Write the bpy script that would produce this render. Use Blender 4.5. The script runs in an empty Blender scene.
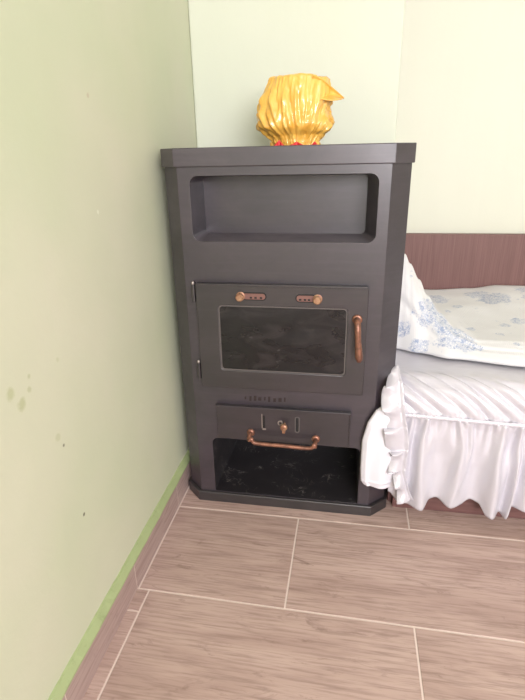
import bpy, bmesh, math, random
from mathutils import Vector, Matrix, noise
random.seed(4)
SC = bpy.context.scene
COL = SC.collection
PI = math.pi

# ------------------------------------------------------------------ materials
def mat(name, color, rough=.5, metal=0., spec=.5, coat=0., sheen=0.):
    m = bpy.data.materials.new(name); m.use_nodes = True
    b = m.node_tree.nodes['Principled BSDF']
    b.inputs['Base Color'].default_value = (*color, 1)
    b.inputs['Roughness'].default_value = rough
    b.inputs['Metallic'].default_value = metal
    b.inputs['Specular IOR Level'].default_value = spec
    b.inputs['Coat Weight'].default_value = coat
    b.inputs['Coat Roughness'].default_value = .12
    b.inputs['Sheen Weight'].default_value = sheen
    return m
class N:
    """tiny node helper"""
    def __init__(s, m): s.m = m; s.t = m.node_tree; s.b = s.t.nodes['Principled BSDF']
    def new(s, typ, **k):
        n = s.t.nodes.new(typ)
        for a, v in k.items(): setattr(n, a, v)
        return n
    def link(s, a, b): s.t.links.new(a, b)
    def coord(s, scale=(1,1,1), kind='Object', rot=(0,0,0), loc=(0,0,0)):
        c = s.new('ShaderNodeTexCoord'); mp = s.new('ShaderNodeMapping')
        mp.inputs['Scale'].default_value = scale; mp.inputs['Rotation'].default_value = rot
        mp.inputs['Location'].default_value = loc
        s.link(c.outputs[kind], mp.inputs['Vector']); return mp.outputs['Vector']
    def geo(s, scale=(1,1,1)):
        c = s.new('ShaderNodeNewGeometry'); mp = s.new('ShaderNodeMapping')
        mp.inputs['Scale'].default_value = scale
        s.link(c.outputs['Position'], mp.inputs['Vector']); return mp.outputs['Vector']
    def noise(s, vec, scale, detail=4, rough=.5, dist=0.):
        n = s.new('ShaderNodeTexNoise'); n.inputs['Scale'].default_value = scale
        n.inputs['Detail'].default_value = detail; n.inputs['Roughness'].default_value = rough
        n.inputs['Distortion'].default_value = dist
        s.link(vec, n.inputs['Vector']); return n.outputs['Fac']
    def voro(s, vec, scale, feature='F1', out='Distance'):
        n = s.new('ShaderNodeTexVoronoi'); n.feature = feature; n.inputs['Scale'].default_value = scale
        s.link(vec, n.inputs['Vector']); return n.outputs[out]
    def ramp(s, fac, stops):
        n = s.new('ShaderNodeValToRGB'); e = n.color_ramp.elements
        while len(e) < len(stops): e.new(.5)
        for el, (p, c) in zip(e, stops):
            el.position = p; el.color = (c, c, c, 1) if not isinstance(c, tuple) else (*c, 1)
        s.link(fac, n.inputs['Fac']); return n.outputs['Color']
    def mix(s, fac, a, b, mode='MIX'):
        n = s.new('ShaderNodeMix'); n.data_type = 'RGBA'; n.blend_type = mode
        for sock, v in ((n.inputs[0], fac), (n.inputs[6], a), (n.inputs[7], b)):
            if isinstance(v, (int, float)): sock.default_value = v
            elif isinstance(v, tuple): sock.default_value = (*v, 1)
            else: s.link(v, sock)
        return n.outputs[2]
    def math(s, op, a, b=0.):
        n = s.new('ShaderNodeMath', operation=op)
        for sock, v in ((n.inputs[0], a), (n.inputs[1], b)):
            if isinstance(v, (int, float)): sock.default_value = v
            else: s.link(v, sock)
        return n.outputs[0]
    def color(s, c): s.link(c, s.b.inputs['Base Color'])
    def roughness(s, c): s.link(c, s.b.inputs['Roughness'])
    def bump(s, h, strength=.3, dist=.002):
        n = s.new('ShaderNodeBump'); n.inputs['Strength'].default_value = strength
        n.inputs['Distance'].default_value = dist
        s.link(h, n.inputs['Height']); s.link(n.outputs['Normal'], s.b.inputs['Normal'])

def wall_material(name, c1, c2, marks=()):
    m = mat(name, c1, .55, spec=.3); n = N(m)
    g = n.geo()
    big = n.noise(g, 2.2, 3, .5)
    col = n.mix(n.ramp(big, [(.35, 0.), (.68, 1.)]), c1, c2)
    # faint vertical roller streaks
    st = n.noise(n.geo((9, 9, .5)), 3., 3, .6)
    col = n.mix(n.ramp(st, [(.45, 0.), (.8, .16)]), col, tuple(min(1, c * 1.08) for c in c1))
    for (p, r, cc, amt) in marks:           # chips and smudges on the plaster
        vm = n.new('ShaderNodeVectorMath', operation='DISTANCE')
        n.link(g, vm.inputs[0]); vm.inputs[1].default_value = p
        wob = n.math('MULTIPLY', n.noise(g, 60., 3, .6), r * 1.3)
        d = n.math('ADD', vm.outputs['Value'], wob)
        f = n.ramp(n.math('DIVIDE', d, r * 2.2), [(.5, amt), (.75, 0.)])
        col = n.mix(f, col, cc)
    n.color(col)
    n.bump(n.math('ADD', n.noise(g, 6., 3, .5), n.math('MULTIPLY', n.noise(g, 90., 3, .6), .12)), .35, .006)
    return m
dk = (.10, .10, .06); sm = (.40, .43, .22)
MARKS = [((0, -.664, 1.09), .006, (.45, .36, .25), .5), ((0, -.687, .884), .005, (.8, .82, .7), .6),
         ((0, -.928, .506), .0045, dk, .8), ((0, -.908, .337), .0045, dk, .9),
         ((0, -1.029, .657), .012, sm, .55), ((0, -1.009, .63), .012, sm, .6), ((0, -.985, .645), .006, sm, .5),
         ((0, -.98, .665), .005, sm, .5), ((0, -.94, .53), .009, sm, .35), ((0, -.90, .66), .006, sm, .3)]
M_wall_left = wall_material('plaster_left', (.56, .60, .43), (.63, .625, .49), MARKS)
M_wall_back = wall_material('plaster_back', (.60, .635, .52), (.62, .645, .545))
M_wall_alcove = wall_material('plaster_alcove', (.64, .645, .545), (.66, .66, .565))
M_ceiling = mat('ceiling_paint', (.86, .85, .82), .7)

def wood_tile(name, base, dark, light, attr=True, axis='x'):
    m = mat(name, base, .42, spec=.45); n = N(m)
    g = n.geo()
    off = n.new('ShaderNodeAttribute'); off.attribute_name = 'tile_seed'
    vm = n.new('ShaderNodeVectorMath', operation='ADD')
    n.link(g, vm.inputs[0]); n.link(off.outputs['Vector'], vm.inputs[1])
    def sc(v):
        mp = n.new('ShaderNodeMapping'); mp.inputs['Scale'].default_value = v
        n.link(vm.outputs[0], mp.inputs['Vector']); return mp.outputs['Vector']
    s_ = (lambda a, b: (a, b, b)) if axis == 'x' else (lambda a, b: (b, a, b))
    fine = n.noise(sc(s_(3., 60.)), 3., 6, .62, .4)
    broad = n.noise(sc(s_(1.6, 9.)), 1.6, 4, .55, 1.0)
    knots = n.noise(sc(s_(4.5, 14.)), 1.5, 5, .7, 1.6)
    c = n.mix(n.ramp(broad, [(.35, 0.), (.65, 1.)]), base, light)
    c = n.mix(n.ramp(fine, [(.34, .55), (.54, 0.)]), c, dark)
    c = n.mix(n.ramp(knots, [(.28, .7), (.41, 0.)]), c, dark)
    sep = n.new('ShaderNodeSeparateXYZ'); n.link(off.outputs['Vector'], sep.inputs[0])
    c = n.mix(n.math('MULTIPLY', n.math('FRACT', sep.outputs[0]), .16), c, light)
    n.color(c)
    n.roughness(n.ramp(fine, [(.3, .5), (.7, .38)]))
    n.bump(fine, .10, .001)
    return m
M_tile = wood_tile('wood_look_tile', (.42, .292, .252), (.185, .115, .092), (.54, .395, .345))
M_skirt_tile = wood_tile('wood_look_baseboard_tile', (.40, .285, .262), (.25, .165, .145), (.48, .36, .335), axis='y')
M_grout = mat('pale_grout', (.72, .60, .54), .8)
M_ledge = mat('green_painted_edge', (.47, .58, .27), .5); n = N(M_ledge)
n.color(n.mix(n.ramp(n.noise(n.geo((1, 1, 1)), 26., 5, .7), [(.58, 0.), (.72, .6)]), (.37, .44, .22), (.22, .28, .13)))
n.bump(n.noise(n.geo(), 40., 4, .6), .6, .004)

# black enamelled sheet metal with rubbed, hazy patches
def metal_paint(name, c1, c2, rough, scratch=0.):
    m = mat(name, c1, rough, metal=0., spec=.5); n = N(m)
    n.b.inputs['IOR'].default_value = 1.75
    g = n.geo()
    a = n.noise(n.geo((1.0, 1.0, 1.6)), 5., 6, .66, .5)
    col = n.mix(n.ramp(a, [(.35, 0.), (.7, 1.)]), c1, c2)
    brush = n.noise(n.geo((2., 2., 45.)), 3., 4, .6)
    col = n.mix(n.ramp(brush, [(.5, 0.), (.8, .25)]), col, tuple(c * 1.6 for c in c2))
    if scratch:
        w = n.noise(n.geo((1, 1, 1)), 11., 4, .62, 2.2)
        line = n.ramp(n.math('ABSOLUTE', n.math('SUBTRACT', w, .5)), [(0., 1.), (.010, 0.)])
        patch = n.ramp(n.noise(g, 17., 2, .5), [(.50, 0.), (.60, 1.)])
        col = n.mix(n.math('MULTIPLY', n.math('MULTIPLY', line, patch), scratch), col, (.42, .38, .36))
    n.color(col)
    n.roughness(n.ramp(a, [(.3, rough + .06), (.7, rough - .05)]))
    n.bump(n.noise(g, 7., 2, .5), .12, .004)
    return m
M_steel = metal_paint('black_sheet_steel', (.023, .0175, .023), (.046, .036, .046), .36)
M_top = metal_paint('black_top_steel', (.032, .025, .032), (.060, .048, .059), .34)
M_ash = metal_paint('sooty_steel', (.014, .012, .014), (.026, .023, .026), .42, scratch=.7)
M_niche_lit = metal_paint('lit_niche_steel', (.085, .070, .082), (.13, .11, .125), .5)  # niche floor only: light falling on the shelf painted in as paler steel
M_plinth = metal_paint('dark_plinth_steel', (.018, .015, .016), (.034, .029, .031), .42)
M_door = metal_paint('door_steel', (.016, .0125, .015), (.032, .025, .031), .34)
M_glass = mat('sooted_glass', (.012, .011, .012), .2, spec=.4); n = N(M_glass)
n.color(n.mix(n.ramp(n.noise(n.geo((1.2, 1, 3)), 9., 5, .6, .8), [(.48, 0.), (.75, .8)]), (.011, .010, .011), (.040, .034, .035)))
n.roughness(n.ramp(n.noise(n.geo((1, 1, 2)), 8., 4), [(.3, .16), (.75, .42)]))
M_gasket = mat('grey_gasket', (.11, .095, .09), .55)
M_copper = mat('worn_copper', (.42, .20, .13), .38, metal=.55); n = N(M_copper)
n.color(n.mix(n.ramp(n.noise(n.geo(), 60., 4, .65), [(.42, 0.), (.66, .9)]), (.32, .145, .095), (.14, .07, .05)))
M_brass = mat('rusty_brass', (.50, .30, .17), .4, metal=.5); n = N(M_brass)
n.color(n.mix(n.ramp(n.noise(n.geo(), 90., 4, .6), [(.4, 0.), (.65, .9)]), (.42, .25, .15), (.22, .09, .055)))
M_rose = mat('rusty_plate', (.20, .10, .085), .5, metal=.3)
M_hole = mat('dark_hole', (.010, .009, .009), .7)
M_soot = mat('brown_soot', (.022, .012, .011), .7)
M_bright = mat('bare_steel', (.42, .37, .34), .35, metal=.7)

M_wood = mat('red_brown_laminate', (.16, .075, .06), .45, spec=.4); n = N(M_wood)
gr = n.noise(n.geo((130, 130, 2.2)), 2., 5, .6, .2)
n.color(n.mix(n.ramp(gr, [(.35, 0.), (.68, 1.)]), (.135, .064, .058), (.19, .094, .084)))
M_rail = mat('dark_red_board', (.15, .07, .065), .5); n = N(M_rail)
n.color(n.mix(n.ramp(n.noise(n.geo((3, 60, 60)), 2., 4, .6), [(.35, 0.), (.7, 1.)]), (.125, .055, .052), (.18, .09, .082)))
M_mattress = mat('mattress_ticking', (.7, .68, .66), .8)

M_satin = mat('white_satin', (.60, .58, .635), .25, spec=1., sheen=.1, metal=.12); n = N(M_satin)
n.bump(n.noise(n.geo((5, 14, 9)), 4., 4, .55, .6), .22, .006)
M_cotton = mat('white_cotton', (.70, .68, .73), .6, sheen=.2); n = N(M_cotton)
n.bump(n.noise(n.geo((8, 8, 3)), 4., 3, .5), .2, .005)

M_quilt = mat('floral_quilt_cotton', (.82, .82, .78), .75, sheen=.3); n = N(M_quilt)
g = n.geo()
at = n.new('ShaderNodeAttribute'); at.attribute_name = 'print'
v = n.voro(g, 150., 'DISTANCE_TO_EDGE')
ln = n.ramp(v, [(.10, 1.), (.20, 0.)])
bl = n.ramp(n.noise(g, 105., 4, .7, 1.2), [(.49, 0.), (.57, 1.)])
det = n.math('MAXIMUM', n.math('MULTIPLY', ln, .35), n.math('MULTIPLY', bl, .8))
msk = n.ramp(n.math('ADD', at.outputs['Fac'], n.math('MULTIPLY', n.math('SUBTRACT', n.noise(g, 42., 4, .65), .5), 2.4)), [(.30, 0.), (.60, 1.)])
f = n.math('MULTIPLY', det, msk)
n.color(n.mix(f, (.70, .70, .70), (.20, .28, .46)))
rib = n.new('ShaderNodeTexWave'); rib.inputs['Scale'].default_value = 60.; rib.inputs['Distortion'].default_value = .6
n.link(n.geo((1, .05, .02)), rib.inputs['Vector'])
n.bump(rib.outputs['Fac'], .15, .002)

M_yellow = mat('yellow_wrap', (.80, .47, .06), .38, spec=.5, coat=1.); n = N(M_yellow); M_yellow.node_tree.nodes['Principled BSDF'].inputs['Coat Roughness'].default_value = .06
n.color(n.mix(n.ramp(n.noise(n.geo((1, 1, .35)), 38., 4, .6, .8), [(.4, 0.), (.66, 1.)]), (.86, .50, .095), (.76, .38, .05)))
n.bump(n.noise(n.geo((1.4, 1.4, .5)), 34., 4, .6, 1.2), .5, .008)
M_red = mat('red_foil', (.62, .02, .03), .35, coat=.4)
M_frame_white = mat('white_window_frame', (.8, .8, .8), .4)

# ------------------------------------------------------------------ mesh helpers
def link(name, me, m, parent=None, smooth=False, kind=None):
    ms = m if isinstance(m, (list, tuple)) else [m]
    for x in ms: me.materials.append(x)
    o = bpy.data.objects.new(name, me); COL.objects.link(o)
    if parent: o.parent = parent
    if smooth:
        for p in me.polygons: p.use_smooth = True
    if kind: o['kind'] = kind
    return o
def mesh(name, verts, faces):
    me = bpy.data.meshes.new(name); me.from_pydata([tuple(v) for v in verts], [], faces)
    bm = bmesh.new(); bm.from_mesh(me); bmesh.ops.recalc_face_normals(bm, faces=bm.faces); bm.to_mesh(me); bm.free()
    me.update(); return me
def prism(pts, z0, z1):
    """vertical prism over a footprint"""
    k = len(pts)
    v = [(x, y, z0) for x, y in pts] + [(x, y, z1) for x, y in pts]
    f = [tuple(range(k)), tuple(range(2*k-1, k-1, -1))] + [(i, (i+1) % k, k+(i+1) % k, k+i) for i in range(k)]
    return v, f
def box(a, b): return prism([(a[0], a[1]), (b[0], a[1]), (b[0], b[1]), (a[0], b[1])], a[2], b[2])
def join(*parts):
    V, F = [], []
    for v, f in parts:
        o = len(V); V += list(v); F += [tuple(i+o for i in q) for q in f]
    return V, F
def rrect(x0, x1, z0, z1, r, seg=6, rt=None):
    """rounded rectangle, counter-clockwise in x/z; rt = radius of the top corners"""
    rt = r if rt is None else rt; out = []
    for cx, cz, a0, q in ((x1-r, z0+r, -90, r), (x1-rt, z1-rt, 0, rt), (x0+rt, z1-rt, 90, rt), (x0+r, z0+r, 180, r)):
        if q < 1e-5: out.append((cx, cz)); continue
        for s in range(seg+1):
            a = math.radians(a0 + 90*s/seg); out.append((cx+q*math.cos(a), cz+q*math.sin(a)))
    return out
def slab(loop, y0, y1, loop2=None):
    """solid between an x/z loop at depth y0 and (another) loop at y1"""
    l2 = loop2 or loop; k = len(loop)
    v = [(x, y0, z) for x, z in loop] + [(x, y1, z) for x, z in l2]
    f = [tuple(range(k)), tuple(range(2*k-1, k-1, -1))] + [(i, (i+1) % k, k+(i+1) % k, k+i) for i in range(k)]
    return v, f
def ring(outer, inner, y0, y1):
    k = len(outer)
    v = [(x, y0, z) for x, z in outer] + [(x, y0, z) for x, z in inner] + [(x, y1, z) for x, z in outer] + [(x, y1, z) for x, z in inner]
    f = []
    for i in range(k):
        j = (i+1) % k
        f += [(i, j, k+j, k+i), (2*k+i, 3*k+i, 3*k+j, 2*k+j), (i, 2*k+i, 2*k+j, j), (k+i, k+j, 3*k+j, 3*k+i)]
    return v, f
def bake(o, bevel=0., seg=2, angle=35, cut=()):
    """apply boolean cuts and a bevel, leaving plain mesh data"""
    par = o.parent; o.parent = None       # everything is modelled in room coordinates
    for c in cut:
        md = o.modifiers.new('cut', 'BOOLEAN'); md.object = c; md.operation = 'DIFFERENCE'; md.solver = 'EXACT'
    if bevel:
        md = o.modifiers.new('bev', 'BEVEL'); md.width = bevel; md.segments = seg
        md.limit_method = 'ANGLE'; md.angle_limit = math.radians(angle); md.harden_normals = False
    dg = bpy.context.evaluated_depsgraph_get(); dg.update()
    me = bpy.data.meshes.new_from_object(o.evaluated_get(dg))
    o.parent = par; o.modifiers.clear(); old = o.data; o.data = me; bpy.data.meshes.remove(old)
    for c in cut:
        d = c.data; bpy.data.objects.remove(c); bpy.data.meshes.remove(d)
    return o
def cutter(vf): return link('cutter', mesh('cutter', *vf), M_hole)
def catmull(P, sub=6):
    P = [Vector(p) for p in P]; Q = [P[0]] + P + [P[-1]]; out = []
    for i in range(1, len(Q)-2):
        a, b, c, d = Q[i-1], Q[i], Q[i+1], Q[i+2]
        for s in range(sub):
            t = s/sub
            out.append(.5*((2*b)+(c-a)*t+(2*a-5*b+4*c-d)*t*t+(3*b-a-3*c+d)*t**3))
    out.append(P[-1]); return out
def tube(P, R, sides=14, sub=6):
    """swept round bar; R one radius or one per control point"""
    C = catmull(P, sub); k = len(P)
    if isinstance(R, (int, float)): R = [R]*k
    rad = []
    for i in range(len(C)):
        t = i/sub; a = min(int(t), k-2); u = t-a; u = u*u*(3-2*u); rad.append(R[a]*(1-u)+R[a+1]*u)
    V, F = [], []; up = None
    for i, c in enumerate(C):
        tan = (C[min(i+1, len(C)-1)]-C[max(i-1, 0)]).normalized()
        if up is None: up = tan.orthogonal().normalized()
        up = (up-tan*up.dot(tan)).normalized(); w = tan.cross(up)
        for s in range(sides):
            a = 2*PI*s/sides; V.append(c+(up*math.cos(a)+w*math.sin(a))*rad[i])
    for i in range(len(C)-1):
        for s in range(sides):
            t = (s+1) % sides
            F.append((i*sides+s, i*sides+t, (i+1)*sides+t, (i+1)*sides+s))
    F.append(tuple(range(sides-1, -1, -1))); F.append(tuple((len(C)-1)*sides+s for s in range(sides)))
    return V, F
def turned(cx, cz, y0, prof, sides=20):
    """turned knob about an axis along y: prof = [(out, radius)...]; out is towards -y"""
    V, F = [], []
    for d, r in prof:
        for s in range(sides):
            a = 2*PI*s/sides; V.append((cx+r*math.cos(a), y0-d, cz+r*math.sin(a)))
    for i in range(len(prof)-1):
        for s in range(sides):
            t = (s+1) % sides; F.append((i*sides+s, i*sides+t, (i+1)*sides+t, (i+1)*sides+s))
    F.append(tuple(range(sides))); F.append(tuple((len(prof)-1)*sides+s for s in reversed(range(sides))))
    return V, F
def grid(fn, nu, nv):
    V = [fn(i/nu, j/nv) for i in range(nu+1) for j in range(nv+1)]
    F = [(i*(nv+1)+j, (i+1)*(nv+1)+j, (i+1)*(nv+1)+j+1, i*(nv+1)+j+1) for i in range(nu) for j in range(nv)]
    return V, F
def cloth(name, fn, nu, nv, m, parent=None, th=.003):
    o = link(name, mesh(name, *grid(fn, nu, nv)), m, parent, smooth=True)
    md = o.modifiers.new('th', 'SOLIDIFY'); md.thickness = th; md.offset = 0
    bake(o)
    for p in o.data.polygons: p.use_smooth = True
    return o
def lerp(tab, x):
    if x <= tab[0][0]: return tab[0][1]
    for (a, va), (b, vb) in zip(tab, tab[1:]):
        if x <= b:
            t = (x-a)/(b-a); t = t*t*(3-2*t); return va+(vb-va)*t
    return tab[-1][1]
def sstep(a, b, x):
    t = max(0, min(1, (x-a)/(b-a))); return t*t*(3-2*t)
def thing(name, label, cat, loc, group=None):
    o = bpy.data.objects.new(name, None); COL.objects.link(o); o.location = loc
    o.empty_display_size = .1
    o['label'] = label; o['category'] = cat
    if group: o['group'] = group
    return o
def adopt(root):
    """children were modelled in room coordinates: keep them there under the empty"""
    bpy.context.view_layer.update()
    inv = Matrix.Translation(-root.location)
    for c in root.children: c.matrix_parent_inverse = inv

# ------------------------------------------------------------------ the room
RX, RY, RH, AL = 3.1, -4.2, 2.6, .40      # right wall, wall behind the camera, ceiling, alcove wall
CX = .605                                 # edge of the chimney breast
def structure(name, vf, m):
    return link(name, mesh(name, *vf), m, kind='structure')
structure('wall_left', box((-.12, RY, 0), (0, .52, RH)), M_wall_left)
wb = structure('wall_back', box((0, 0, 0), (CX, AL+.12, RH)), M_wall_back); bake(wb, .006, 3)
structure('wall_alcove', box((CX, AL, 0), (RX, AL+.12, RH)), M_wall_alcove)
structure('wall_right', box((RX, RY, 0), (RX+.12, AL+.12, RH)), M_wall_back)
structure('ceiling', box((-.12, RY-.12, RH), (RX+.12, AL+.12, RH+.1)), M_ceiling)
# wall behind the camera, with the window the daylight comes through
WX0, WX1, WZ0, WZ1 = .75, 2.65, .95, 2.25
structure('wall_front', join(box((-.12, RY-.12, 0), (WX0, RY, RH)), box((WX1, RY-.12, 0), (RX+.12, RY, RH)),
          box((WX0, RY-.12, 0), (WX1, RY, WZ0)), box((WX0, RY-.12, WZ1), (WX1, RY, RH))), M_wall_back)
structure('window_1', join(box((WX0, RY-.09, WZ0), (WX1, RY-.03, WZ0+.06)), box((WX0, RY-.09, WZ1-.06), (WX1, RY-.03, WZ1)),
          box((WX0, RY-.09, WZ0+.06), (WX0+.06, RY-.03, WZ1-.06)), box((WX1-.06, RY-.09, WZ0+.06), (WX1, RY-.03, WZ1-.06)),
          box(((WX0+WX1)/2-.03, RY-.09, WZ0+.06), ((WX0+WX1)/2+.03, RY-.03, WZ1-.06))), M_frame_white)

# floor: grout bed with wood-look tiles set in rows
tv, tf, tm, seeds = [], [], [], []
def quad(x0, x1, ya, yb, z, mi, seed):
    """tile with a tiny bevelled rim; ya / yb are (y at x=0, slope)"""
    def Y(p, x): return p[0]+p[1]*x
    o = len(tv); e = .0012
    pts = [(x0, Y(ya, x0)), (x1, Y(ya, x1)), (x1, Y(yb, x1)), (x0, Y(yb, x0))]
    inn = [(x0+e, Y(ya, x0)+e), (x1-e, Y(ya, x1)+e), (x1-e, Y(yb, x1)-e), (x0+e, Y(yb, x0)-e)]
    for x, y in pts: tv.append((x, y, z-.0012))
    for x, y in inn: tv.append((x, y, z))
    tf.append((o+4, o+5, o+6, o+7)); tm.append(mi); seeds.append(seed)
    for i in range(4):
        j = (i+1) % 4; tf.append((o+i, o+j, o+4+j, o+4+i)); tm.append(mi); seeds.append(seed)
gy = [-.4635+.3075*2, -.4635+.3075, -.4635, -.7705]
while gy[-1] > RY: gy.append(gy[-1]-.3075)
for r in range(len(gy)-1):
    top, bot = gy[r], gy[r+1]
    joint0 = (.683 if r % 2 else .372) - .62
    if r == 3 or r > 3 and r % 2: joint0 = .677-.635
    xs = [.0]; x = joint0
    while x < RX:
        if x > .08 or r == 3 and x > .02: xs.append(x)
        x += .623
    xs.append(RX)
    slope = {3: -.006, 4: -.012}
    sa = -.009 if r == 2+1 else (0. if r <= 2 else -.009); sb = -.009 if r+1 >= 3 else 0.
    ta, tb = (top, sa if r >= 3 else 0.), (bot, sb)
    xs[0] = .0145 if r < 3 else 0.
    for a, b in zip(xs, xs[1:]):
        sd = (random.random()*40, random.random()*40, random.random()*9)
        gp = .0017
        if r == 3 and a == 0.:
            quad(a+gp, b-gp, (-.833+gp, 0), (ta[0]-gp, ta[1]), 0, 0, sd)
            quad(a+gp, b-gp, (tb[0]+gp, tb[1]), (-.833-gp, 0), 0, 0, (sd[1], sd[0], 3.3)); continue
        quad(a+gp, b-gp, (tb[0]+gp, tb[1]), (ta[0]-gp, ta[1]), 0, 0, sd)
o = len(tv); tv += [(-.12, RY-.12, -.0010), (RX+.12, RY-.12, -.0010), (RX+.12, AL+.12, -.0010), (-.12, AL+.12, -.0010)]
tf.append((o, o+1, o+2, o+3)); tm.append(1); seeds.append((0, 0, 0))
me = bpy.data.meshes.new('floor'); me.from_pydata(tv, [], tf)
fl = link('floor', me, [M_tile, M_grout], kind='structure')
for p, i in zip(me.polygons, tm): p.material_index = i
a = me.attributes.new('tile_seed', 'FLOAT_VECTOR', 'FACE')
for i, s in enumerate(seeds): a.data[i].vector = s

# baseboards: cut tiles with grouted joints and a green painted plaster edge on top
def baseboard(name, length_pts, side):
    v, f, mi, sd = [], [], [], []
    def add(vf, m_, s):
        o = len(v); v.extend(vf[0])
        for q in vf[1]: f.append(tuple(i+o for i in q)); mi.append(m_); sd.append(s)
    T, Hh = .0125, .081
    for a, b in zip(length_pts, length_pts[1:]):
        lo, hi = min(a, b)+.0012, max(a, b)-.0012
        s = (random.random()*30, random.random()*30, random.random()*9)
        if side == 'left': add(box((.001, lo, 0), (T, hi, Hh)), 0, s)
        else: add(box((lo, -T, 0), (hi, -.001, Hh)), 0, s)
    lo, hi = min(length_pts), max(length_pts)
    if side == 'left': add(box((.0, lo, 0), (T-.0003, hi, Hh-.001)), 1, (0, 0, 0))
    else: add(box((lo, -T+.0003, 0), (hi, 0, Hh-.001)), 1, (0, 0, 0))
    # plaster edge, a little uneven
    k = max(2, int((hi-lo)/.012))
    def edge(i, c):
        p = lo+(hi-lo)*i/k; w = noise.noise((p*14, 3.1, c*5))*.0016+noise.noise((p*50, 1.1, c*3))*.0009
        prof = [(0, .100), (.005, .0985), (.0145, .084), (.0148, .0795), (0, .0795)][c]
        x, z = prof[0]+(w if c in (1, 2, 3) else 0), prof[1]+(w*1.3 if c in (0, 2, 3) else 0)
        return (x, p, z) if side == 'left' else (p, -x, z)
    V = [edge(i, c) for i in range(k+1) for c in range(5)]
    F = [(i*5+c, i*5+c+1, (i+1)*5+c+1, (i+1)*5+c) for i in range(k) for c in range(4)]
    add((V, F), 2, (0, 0, 0))
    me = mesh(name, v, f)
    # recalc keeps face order
    for p, i in zip(me.polygons, mi): p.material_index = i
    at = me.attributes.new('tile_seed', 'FLOAT_VECTOR', 'FACE')
    for i, s in enumerate(sd): at.data[i].vector = s
    return link(name, me, [M_skirt_tile, M_grout, M_ledge], kind='structure')
ys = [-.0125, -.158, -.4645, -.7725]
while ys[-1] > RY+.3: ys.append(ys[-1]-.3075)
ys.append(RY)
baseboard('baseboard_left', ys, 'left')
baseboard('baseboard_back', [.0, .30, CX], 'back')

# ------------------------------------------------------------------ wood stove
XL, W, YF, CH, H, TP = .0213, .603, -.4241, .0468, 1.0, .042
YB = -.035
def foot(i):
    a, b = XL+i, XL+W-i
    return [(a, YB), (a, YF+i+CH), (a+CH, YF+i), (b-CH, YF+i), (b, YF+i+CH), (b, YB)]
CAM = (.4883, -1.6118, .9803)
def P(x, z, y):
    """size measured on the stove's front plane, carried to a nearby parallel depth"""
    k = (y-CAM[1])/(-.424-CAM[1]); return CAM[0]+(x-CAM[0])*k, CAM[2]+(z-CAM[2])*k
stove = thing('wood_stove', 'tall black steel wood stove with open shelf, glazed door and copper handles in the corner', 'stove', (XL+W/2, -.22, 0))
YBODY = YF+.0056
body = link('body', mesh('body', *prism(foot(.0056), .034, H-TP)), [M_steel, M_ash, M_niche_lit], stove)
front = rrect(.103, .546, .784, .938, .020)
rear = rrect(.103, .524, .788, .932, .012)
c1 = cutter(slab([(CAM[0]+(x-CAM[0])*1.0, z) for x, z in front], YBODY-.001, -.300, rear)); 
c2 = cutter(slab(rrect(.118, .541, .036, .222, .004, rt=.018), YBODY-.02, -.10))
bake(body, cut=(c1, c2))
bake(body, .0022, 2, 30)
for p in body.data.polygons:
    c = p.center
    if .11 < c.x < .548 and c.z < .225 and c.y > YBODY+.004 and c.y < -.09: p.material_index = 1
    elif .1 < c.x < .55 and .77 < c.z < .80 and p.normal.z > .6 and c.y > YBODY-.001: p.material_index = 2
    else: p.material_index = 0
tp = link('top_plate', mesh('top_plate', *prism(foot(0), H-TP, H)), M_top, stove); bake(tp, .002, 2)
pl = link('plinth', mesh('plinth', *prism(foot(-.002), 0, .034)), M_plinth, stove); bake(pl, .0025, 2)

# door
YD = YBODY-.016
dx0, dz0 = P(.1005, .387, YD); dx1, dz1 = P(.5375, .680, YD)
door = link('door', mesh('door', *slab(rrect(dx0, dx1, dz0, dz1, .004, 3), YD, YBODY-.001)), M_door, stove)
gx0, gz0 = P(.158, .441, YD); gx1, gz1 = P(.489, .623, YD)
bake(door, cut=(cutter(slab(rrect(gx0, gx1, gz0, gz1, .010), YD-.01, YD+.007)),))
bake(door, .0022, 2, 30); door['label'] = 'dark steel door with a sooted glass pane'
def sub(name, vf, m, parent, bev=0., smooth=False, label=None):
    o = link(name, mesh(name, *vf), m, parent, smooth=smooth)
    if bev: bake(o, bev, 2, 35)
    if label: o['label'] = label
    return o
sub('glass_pane', slab(rrect(gx0+.0025, gx1-.0025, gz0+.0025, gz1-.0025, .009), YD+.0035, YD+.0068), M_glass, door, label='black sooted glass pane')
sub('gasket', ring(rrect(gx0+.0002, gx1-.0002, gz0+.0002, gz1-.0002, .010), rrect(gx0+.003, gx1-.003, gz0+.003, gz1-.003, .0085), YD+.002, YD+.0068), M_gasket, door)
# raised frame moulding around the pane
sub('top_lip', slab(rrect(dx0+.004, dx1-.001, dz1-.0045, dz1+.001, .0015, 2), YD-.0065, YD+.001), M_door, door, .0018)
def stadium(x0, x1, z0, z1): return rrect(x0, x1, z0, z1, (z1-z0)/2-.0004, 6)
def vstad(x0, x1, z0, z1): return rrect(x0, x1, z0, z1, (x1-x0)/2-.0003, 6)
def vent(xa, xb, holes, knob_x, z):
    o = sub('air_slider', slab(stadium(xa, xb, z-.0075, z+.0075), YD-.0025, YD+.0002), M_rose, door, label='rust coloured slotted air slider')
    rx = [cutter(slab(rrect(h-.0033, h+.0033, z-.0058, z-.0008, .0012, 3), YD-.01, YD+.01)) for h in holes]
    bake(o, cut=rx)
    for h in holes:
        pass
    sub('slider_slot', slab(stadium(xa-.003, xb+.003, z-.0105, z+.0105), YD-.0006, YD+.0002), M_hole, door)
    sub('slider_knob', turned(knob_x, z, YD-.001, [(0, .0115), (.003, .0115), (.004, .009), (.010, .0085), (.0125, .010), (.017, .010), (.0195, .0075)]), M_brass, door, smooth=False, label='round brass knob')
zA = P(0, .650, YD)[1]; zB = P(0, .648, YD)[1]
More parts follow.
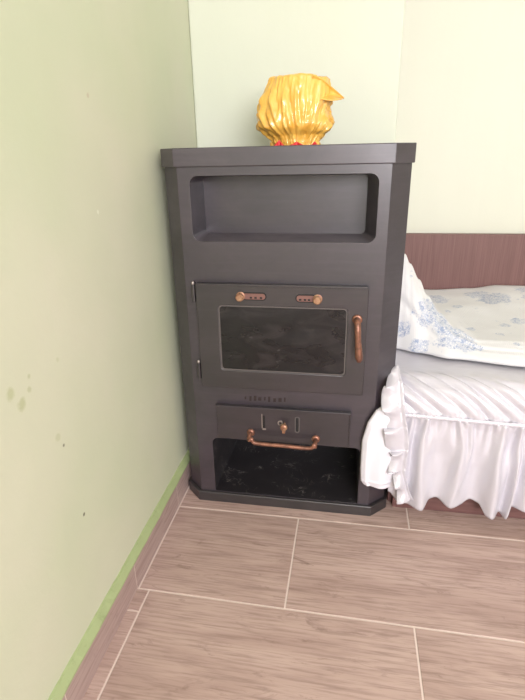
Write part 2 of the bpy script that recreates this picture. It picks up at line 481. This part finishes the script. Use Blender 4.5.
vent(P(.225, 0, YD)[0], P(.283, 0, YD)[0], [P(x, 0, YD)[0] for x in (.246, .258, .272)], P(.2195, 0, YD)[0], zA-.001)
vent(P(.362, 0, YD)[0], P(.408, 0, YD)[0], [P(x, 0, YD)[0] for x in (.371, .383, .393)], P(.4145, 0, YD)[0], zB-.001)
# lever handle
hy = YD-.034
hx, hz = P(.514, .586, hy); hx2, hz2 = P(.5235, .482, hy)
sub('door_handle', join(tube([(hx, YD, hz), (hx, YD-.014, hz), (hx+.0005, YD-.027, hz-.002), (hx+.002, hy, hz-.018), (hx+.004, hy, hz-.045), (hx2-.001, hy+.002, hz2+.015), (hx2, hy+.004, hz2)],
                        [.0075, .0075, .008, .0078, .0075, .0095, .0055], 16),
                        turned(hx, hz, YD, [(0, .0125), (.004, .0125), (.006, .0105)])), M_copper, door, smooth=True, label='copper coloured lever handle')
# hinges on the left edge
for zt in (.655, .437):
    x, z = P(.0955, zt, YBODY-.008)
    sub('hinge', join(tube([(x, YBODY-.009, z-.024), (x, YBODY-.009, z+.0), (x, YBODY-.009, z+.022)], .0052, 12, 2),
                      box((x, YBODY-.006, z-.022), (dx0+.002, YBODY-.002, z-.002))), M_door, door)
    sub('hinge_pin', tube([(x, YBODY-.009, z+.020), (x, YBODY-.009, z+.026), (x-.001, YBODY-.0095, z+.029)], [.0038, .0042, .003], 10, 2), M_bright, door, smooth=True, label='bright worn hinge pin')
# slotted vent strip between door and drawer
gv = []
for i, xx in enumerate((.222, .236, .249, .262, .276, .288, .303, .318, .331)):
    a, b = P(xx, .356, YBODY)
    hh = .008+.004*((i*7) % 3)/2; ww = .0022+.0022*((i*5) % 4)/3; lo = -.004*((i*3) % 4)/3
    gv.append(slab([(a-ww, b+lo), (a+ww, b+lo), (a+ww+.0006, b+hh), (a-ww+.0006, b+hh)], YBODY-.0012, YBODY+.0005))
sub('vent_strip', join(*gv), M_soot, stove)
# ash drawer
YR = YBODY-.010
rx0, rz0 = P(.137, .226, YR); rx1, rz1 = P(.5105, .334, YR)
dr = link('ash_drawer', mesh('ash_drawer', *join(slab(rrect(rx0, rx1, rz0, rz1, .003, 3), YR, YBODY-.0008))), M_door, stove); bake(dr, .002, 2, 30)
sub('top_lip', slab(rrect(rx0, rx1, rz1-.004, rz1+.0015, .001, 2), YR-.008, YR+.001), M_door, dr, .0012)
sub('side_lip', slab(rrect(rx1-.004, rx1, rz0+.004, rz1-.005, .001, 2), YR-.004, YR+.001), M_door, dr, .001)
for xx, full in ((.2715, 0), (.3655, 1)):
    x, z = P(xx, .288, YR)
    if full: vf = ring(vstad(x-.0065, x+.0065, z-.026, z+.023), vstad(x-.0042, x+.0042, z-.0235, z+.0205), YR-.0016, YR+.0002)
    else: vf = join(slab(rrect(x-.0055, x-.0033, z-.020, z+.025, .0008, 2), YR-.0016, YR+.0002), slab(rrect(x-.0035, x+.0065, z-.0245, z-.0195, .002, 3), YR-.0016, YR+.0002))
    sub('slot_rim', vf, M_bright if not full else M_gasket, dr)
    sub('drawer_slot', slab(vstad(x-.0042, x+.0042, z-.0235, z+.0205), YR-.0005, YR+.0002), M_hole, dr)
x, z = P(.3305, .286, YR)
sub('damper_knob', join(turned(x, z, YR, [(0, .004), (.012, .004), (.014, .009), (.018, .0105), (.023, .009), (.025, .005)]),
                        slab(rrect(x-.004, x+.004, z-.017, z, .0015, 3), YR-.022, YR-.015)), M_brass, dr, label='worn brass damper knob')
sub('knob_washer', ring([(x-.012+.0075*math.cos(t*PI/8), z+.003+.0075*math.sin(t*PI/8)) for t in range(16)],
                        [(x-.012+.0045*math.cos(t*PI/8), z+.003+.0045*math.sin(t*PI/8)) for t in range(16)], YR-.003, YR+.0003), M_bright, dr)
hy = YR-.032
ax, az = P(.2345, .252, YR); bx, bz = P(.4175, .246, YR)
cx_, cz_ = P(.240, .217, hy); ex_, ez_ = P(.408, .214, hy)
sub('drawer_pull', join(tube([(ax, YR, az), (ax, YR-.018, az), (ax, hy+.002, az-.007), (cx_-.004, hy, cz_+.012), (cx_+.008, hy, cz_), (.33, hy, (cz_+ez_)/2), (ex_-.008, hy, ez_),
                              (ex_+.005, hy, ez_+.012), (bx, hy+.002, bz-.007), (bx, YR-.018, bz), (bx, YR, bz)], .0056, 14, 6),
                        turned(ax, az, YR, [(0, .0115), (.003, .0115), (.006, .008)]), turned(bx, bz, YR, [(0, .0115), (.003, .0115), (.006, .008)])),
    M_copper, dr, smooth=True, label='copper coloured bar handle')
adopt(stove)

# ------------------------------------------------------------------ yellow wrapped bundle on the stove top
BX, BY = .345, -.25
bun = thing('wrapped_bundle', 'crumpled yellow cellophane-wrapped bundle with red scraps at its base standing on the stove top', 'wrapped bundle', (BX, BY, H))
LP = [(0, .070), (.012, .074), (.022, .080), (.030, .094), (.042, .106), (.07, .108), (.095, .101), (.125, .089), (.150, .082), (.158, .073), (.1595, .0)]
RPf = [(0, .062), (.012, .064), (.025, .070), (.034, .084), (.05, .088), (.07, .084), (.095, .088), (.125, .089), (.150, .086), (.158, .075), (.1595, .0)]
NZ = 64
def bundle(u, v):
    th = 2*PI*u
    arc = v
    # height parameter: side for v<.8, top cap beyond
    if v < .8: z = .155*(v/.8); cap = 1.
    else: z = .155+.006*sstep(.8, 1, v); cap = 1-(v-.8)/.2
    r = (lerp(LP, min(z, .155))*(1-math.cos(th))/2+lerp(RPf, min(z, .155))*(1+math.cos(th))/2)
    q = Vector((math.cos(th)*1.6, math.sin(th)*1.6, z*9))
    # folds fan out from the gathered base
    fx = math.cos(th)/(.55+z*5.5); fs = math.sin(th)
    pleat = abs(noise.noise((fx*4.6+z*4, fs*2.2, z*5)))*.021
    fine = abs(noise.noise((fx*9-z*9, fs*6, z*13+5)))*.009+abs(noise.noise((math.cos(th)*11, fs*11, z*60)))*.006*math.exp(-((z-.04)/.03)**2)
    pleat *= 1-.7*sstep(.09, .15, z); fine *= 1-.4*sstep(.09, .15, z)
    low = noise.noise(q)*.006
    pin = math.exp(-((z-.027)/.013)**2)
    r += (pleat+fine-.008+low)*(1-.2*pin)-.002
    r *= (1-.10*pin*abs(math.sin(9*th)))
    if cap < 1: r = r*cap
    y_sq = .82
    zz = z+.004*noise.noise((math.cos(th)*3, math.sin(th)*3, 1))*(1 if v > .5 else 0) - .006*sstep(.3, 1, math.cos(th))*(v > .78)
    return (BX+r*math.cos(th), BY+r*math.sin(th)*y_sq, H+.001+max(0, zz))
bw = link('wrapping', mesh('wrapping', *grid(bundle, 220, NZ)), M_yellow, bun, smooth=True)
bm = bmesh.new(); bm.from_mesh(bw.data); bmesh.ops.remove_doubles(bm, verts=bm.verts, dist=.00003); bm.to_mesh(bw.data); bm.free()
def flap(u, v):
    # stiff folded corner of the wrap sticking out on the right
    x = BX+.040+.073*u
    top = 1.153-.047*u**1.25; low = 1.100+.002*math.sin(u*7)-.001*u
    z = top*(1-v)+low*v
    y = BY-.056+.034*u+.012*math.sin(v*PI+u)-.010*math.cos(v*4+u*3)
    return (x-.004*v, y, z)
cloth('folded_corner', flap, 24, 14, M_yellow, bun, .0015)
for xr, wr, hr in ((.306, .013, .013), (.350, .016, .008), (.392, .008, .008)):
    def petal(u, v, xr=xr, wr=wr, hr=hr):
        a = (u-.5)*2
        dx = xr-BX; yy = BY-math.sqrt(max(0, .074**2-dx*dx))-.004
        return (xr+a*wr*(1-.75*v), yy-.006*(1-v)-.004*math.sin(u*9)*(1-v), H+.0015+hr*v*(1-.3*abs(a)))
    cloth('red_petal', petal, 14, 6, M_red, bun, .001)['label'] = 'small crumpled red scrap at the base'
adopt(bun)

# ------------------------------------------------------------------ bed
BL, BR = .632, 2.55                       # left end, right end
bed = thing('bed', 'low bed with plain red-brown wooden back panel in the alcove beside the stove', 'bed', (1.6, 0, 0))
hb = sub('headboard', box((BL, AL-.034, 0), (BR+.03, AL-.004, .690)), M_wood, bed, .003, label='plain red-brown wood panel')
sub('bed_rail', box((BL+.012, -.374, .0005), (BR, -.350, .30)), M_rail, bed, .003)
for x_ in (BL, BR): sub('end_board', box((x_, -.348, 0), (x_+.022, AL-.036, .32)), M_rail, bed, .003)
sub('slat_base', box((BL+.024, -.348, .20), (BR-.002, AL-.036, .235)), M_rail, bed)
sub('mattress', box((BL+.012, -.365, .300 if False else .237), (BR-.01, AL-.037, .412)), M_mattress, bed, .02)
adopt(bed)

# satin bedspread
sp = thing('bedspread', 'shiny white satin bedspread with gathered frill hanging down the bed front', 'bedspread', (1.6, -.1, .42))
SX0, SX1 = .6255, 2.56
def spread(u, v):
    x = SX0+(SX1-SX0)*u
    # profile: flat top, rolled front edge, down to the seam
    s = v
    yb, yt = AL-.042, -.335-.045*sstep(.7, 1.0, x)
    if s < .45:
        t = s/.45; y = yb+(yt-yb)*t; z = .4265; ny, nz = 0, 1
    else:
        t = (s-.45)/.55
        a = t*PI/2
        ys_ = -.420
        y = yt+(ys_-yt)*math.sin(a)**.95; z = .340+(.4265-.340)*math.cos(a)**.85
        ny, nz = -math.sin(a), math.cos(a)
    drop = .010*sstep(.62, 1.0, x)
    if s > .45: z -= drop*(s-.45)/.55
    # diagonal drag folds near the front edge
    d = (x*.72+(s-.45)*-.22)
    env = sstep(.40, .60, s)*(1-sstep(.95, 1., s)*.5)
    ph = d*150+3*noise.noise((x*5, s*3, 0))
    amp = .0085*env*(.5+.8*abs(noise.noise((x*9, s*2, 4))))*(1 if x < 1.4 else .7)
    fold = (abs(math.sin(ph*.5))-.5)*amp*1.8+math.sin(x*420)*.0011*sstep(.93, 1., s)
    fold += .004*noise.noise((x*6-s*2, s*7, 9))*sstep(.05, .2, s)
    return (x, y+ny*fold, z+max(-.004, nz*fold) if s < .45 else z+nz*fold)
cloth('top_cloth', spread, 620, 70, M_satin, sp, .002)
# gathered skirt
FP = [(.662, .012, .6), (.706, .020, 1.15), (.798, .027, 1.0), (.892, .021, 1.3), (.940, .009, 1.2)]
xx = .985
while xx < SX1: FP.append((xx, random.uniform(.010, .022), random.uniform(.7, 1.3))); xx += random.uniform(.045, .085)
def folds(x):
    return sum(a*math.exp(-((x-f_)/w_)**2) for f_, w_, a in FP if abs(x-f_) < .08)
HEM = [(.63, .085), (.658, .063), (.678, .057), (.711, .053), (.729, .078), (.753, .082), (.795, .068), (.823, .074), (.845, .084), (.861, .078), (.880, .052), (.907, .048), (.918, .056), (.935, .050), (.950, .076), (.984, .076), (1.0, .072)]
FV = {}
def skirt(u, v):
    x = SX0+.002+(SX1-SX0-.002)*u
    f_ = folds(x)
    grow = .35+.65*sstep(0, .6, v)
    nn = noise.noise((x*20, v*1.5, 0)); gather = math.sin(x*330+3*nn)*.0034*math.exp(-v*7)+abs(math.sin(x*84+2.5*nn+v*.8))**1.5*-.0085*math.exp(-(v*1.7)**2)*sstep(0, .12, v)+noise.noise((x*34+v*2, v*2.2, 5))*.007*sstep(.05, .3, v)*(1-.4*v)
    wave = 0. if x < 1. else .008*math.sin(x*38+.6)
    y = -.4150-(f_*.031+wave*.5)*grow*.9-gather+.003*noise.noise((x*30, v*3, 2))
    if v < .05: y += .0
    head = .336-.010*sstep(.62, 1.0, x)
    hem = lerp(HEM, x) if x < 1. else .074-.012*f_
    z = head+(hem-head)*v
    return (x+.006*math.sin(v*4+x*40)*v, y, z)
cloth('skirt', skirt, 760, 46, M_satin, sp, .002)['label'] = 'gathered satin skirt with wavy hem'
# narrow piped heading where the skirt is sewn on
def piping(u, v):
    x = SX0+(SX1-SX0)*u; a = 2*PI*v
    r = .0052+.0018*abs(math.sin(x*260+2*noise.noise((x*30, 0, 0))))
    return (x, -.4222+r*.8*math.cos(a), .3370-.010*sstep(.62, 1.0, x)+r*1.1*math.sin(a))
o = link('gathered_seam', mesh('gathered_seam', *grid(piping, 700, 8)), M_satin, sp, smooth=True)
# vertical corner frill
GL = [(0, .624, .462), (.15, .627, .43), (.3, .633, .37), (.45, .645, .31), (.6, .655, .24), (.75, .652, .18), (.87, .664, .135), (1, .682, .084)]
OW = [(0, .003), (.06, .018), (.13, .033), (.26, .047), (.38, .042), (.46, .050), (.56, .050), (.63, .033), (.74, .038), (.80, .028), (.9, .026), (1, .036)]
def corner(u, v):
    gx = lerp([(a, b) for a, b, c in GL], u); gz = lerp([(a, c) for a, b, c in GL], u)
    w = lerp(OW, u)*1.0
    t = v*1.25-.25                        # a little standing heading on the right of the stitching
    rip = math.sin(u*44+1.5*math.sin(u*9)); rip2 = math.sin(u*90+2)
    top = sstep(0, .12, u)
    y = lerp([(0, -.375), (.14, -.412), (.3, -.432), (1, -.436)], u)
    y += (-.010-.012*rip)*max(0, t)*top-.004*rip2*abs(t)-.007*math.sin(min(1, abs(t)*1.0)*PI)*top
    x = gx-w*t
    z = gz-.006*t*top*math.cos(u*44)-.004*max(0, t)
    return (x, y-.004, z)
cloth('corner_frill', corner, 260, 18, M_satin, sp, .0016)['label'] = 'crumpled satin frill along the bed corner'
# plain side flap pulled over the stove's corner
LE = [(0, .600, .375), (.12, .574, .352), (.28, .555, .315), (.5, .543, .260), (.8, .543, .172), (.95, .546, .130), (1, .553, .119)]
def side(u, v):
    ex = lerp([(a, b) for a, b, c in LE], u); z = lerp([(a, c) for a, b, c in LE], u)
    rx = .646
    x = ex+(rx-ex)*v
    zb = .375+(.116-.375)*u
    z = z*(1-v)**1.5+zb*(1-(1-v)**1.5)
    y = -.4345-.010*math.sin(PI*min(1, v*1.3))**.8*(.4+.6*u)-.004*math.sin(v*9+u*3)*u-.003*math.exp(-((u-.93)/.012)**2)
    y -= .005*math.exp(-((v-.13)/.05)**2)*sstep(.2, .5, u)
    if v < .04: y += .004*(1-v/.04)
    return (x, y-.002, z)
cloth('side_flap', side, 90, 50, M_cotton, sp, .002)['label'] = 'plain white hemmed side flap'
adopt(sp)

# floral quilt, bunched up against the stove's side
CREST = [(.628, -.03, .716), (.655, -.04, .690), (.672, -.05, .662), (.70, -.07, .618), (.725, -.09, .575), (.76, -.13, .532), (.80, -.17, .500), (.86, -.20, .480), (1.0, -.215, .484), (1.3, -.20, .488), (2.5, -.20, .48)]
def crest(x):
    return lerp([(a, b) for a, b, c in CREST], x), lerp([(a, c) for a, b, c in CREST], x)
QX0, QX1 = .629, 2.3
def quilt(u, v):
    x = QX0+(QX1-QX0)*(u**1.5)
    yc, zc = crest(x)
    yf = lerp([(.63, -.185), (.70, -.215), (.78, -.25), (.97, -.285), (1.4, -.29), (2.5, -.27)], x)
    yb = AL-.040
    zb = lerp([(.63, .482), (.80, .476), (.95, .486), (1.05, .500), (1.5, .498), (2.5, .49)], x)
    base = .4335
    if v < .04:
        t = v/.04; a = t*PI/2
        return (x, yf-.010*math.sin(a)*1.0, base+.012*(1-math.cos(a)))
    if v < .5:
        t = (v-.04)/.46
        y = yf-.010+(yc-yf+.010)*t
        # bulging front slope
        z = base+.012+(zc-base-.012)*(math.sin(t*PI/2)**.9)
        sw = .004*noise.noise((x*9, t*3, 1))+.005*noise.noise((x*4, t*5, 7))
        crease = -.007*math.exp(-((t-.22-.9*max(0, .74-x))/.045)**2)*(1-sstep(.70, .80, x))
        y += -(sw+crease)*1.2*math.sin(t*PI); z += (sw+crease)*math.sin(t*PI)
        return (x, y, z)
    t = (v-.5)/.5
    y = yc+(yb-yc)*t
    fall = math.exp(-(t*(6 if zc > .52 else 3.2)))
    dip = .474
    z = dip+(zc-dip)*fall+(zb-dip)*sstep(.25, .9, t)
    z += (.006*noise.noise((x*5, y*9, 3))+.003*noise.noise((x*14, y*14, 8)))*sstep(0, .15, t)*(1-sstep(.9, 1, t))
    return (x, y, z)
qv, qf = grid(quilt, 300, 130)
qm = mesh('floral_quilt', qv, qf)
q = link('floral_quilt', qm, M_quilt, smooth=True)
CL = [(.735, -.15, .53, .055), (.785, -.20, .475, .050), (.83, -.22, .46, .03), (.71, -.15, .555, .02), (.680, -.12, .575, .022), (.655, -.17, .49, .030), (.70, -.20, .46, .020),
      (.79, .22, .476, .060), (.745, .28, .476, .035), (1.0, .20, .49, .060), (.955, .26, .49, .045), (.667, -.10, .63, .010), (.80, -.225, .465, .018), (.86, -.235, .46, .013),
      (.97, -.06, .48, .020), (1.02, -.02, .48, .026), (.86, .12, .475, .020), (.82, .06, .475, .016), (.93, -.15, .48, .012), (.86, -.10, .48, .016), (.955, -.235, .465, .018), (.70, -.205, .45, .03)]
for i in range(60): CL.append((random.uniform(1.05, 2.3), random.uniform(-.27, .35), .48, random.uniform(.015, .055)))
pa = qm.attributes.new('print', 'FLOAT', 'POINT')
CLv = [(Vector(c[:3]), c[3]) for c in CL]
for i, vv in enumerate(qm.vertices):
    best = 0.
    for c, r in CLv:
        d = (vv.co-c).length/r
        if d < 1.6: best = max(best, 1-sstep(.4, 1.35, d))
    pa.data[i].value = best
q['label'] = 'white quilt with blue flowers bunched on the bed against the stove side'; q['category'] = 'quilt'
md = q.modifiers.new('th', 'SOLIDIFY'); md.thickness = .004; md.offset = -1

# ------------------------------------------------------------------ light and camera
w = bpy.data.worlds.new('world'); SC.world = w; w.use_nodes = True
bg = w.node_tree.nodes['Background']; bg.inputs['Color'].default_value = (.85, .92, 1., 1); bg.inputs['Strength'].default_value = 2.0
def area(name, loc, rot, sx, sy, power, col):
    l = bpy.data.lights.new(name, 'AREA'); l.shape = 'RECTANGLE'; l.size = sx; l.size_y = sy; l.energy = power; l.color = col
    o = bpy.data.objects.new(name, l); COL.objects.link(o); o.location = loc; o.rotation_euler = rot; return o
area('window_daylight', ((WX0+WX1)/2, RY+.02, (WZ0+WZ1)/2), (math.radians(90), 0, 0), WX1-WX0, WZ1-WZ0, 120, (1., .955, 1.))

c = bpy.data.cameras.new('camera'); co = bpy.data.objects.new('camera', c); COL.objects.link(co)
c.sensor_fit = 'HORIZONTAL'; c.sensor_width = 36; c.lens = 493.31/525*36; c.clip_start = .02
R_ = Vector((0.98511461, 0.17070126, -0.02025544)); U_ = Vector((-0.04410694, 0.36489491, 0.93000338)); F_ = Vector((-0.16614386, 0.91526651, -0.36699241))
mt = Matrix((R_, U_, -F_)).transposed().to_4x4(); mt.translation = Vector(CAM)
co.matrix_world = mt
SC.camera = co
vs = SC.view_settings; vs.view_transform = 'Standard'; vs.look = 'None'; vs.gamma = 1; vs.use_curve_mapping = False
vs.exposure = .3
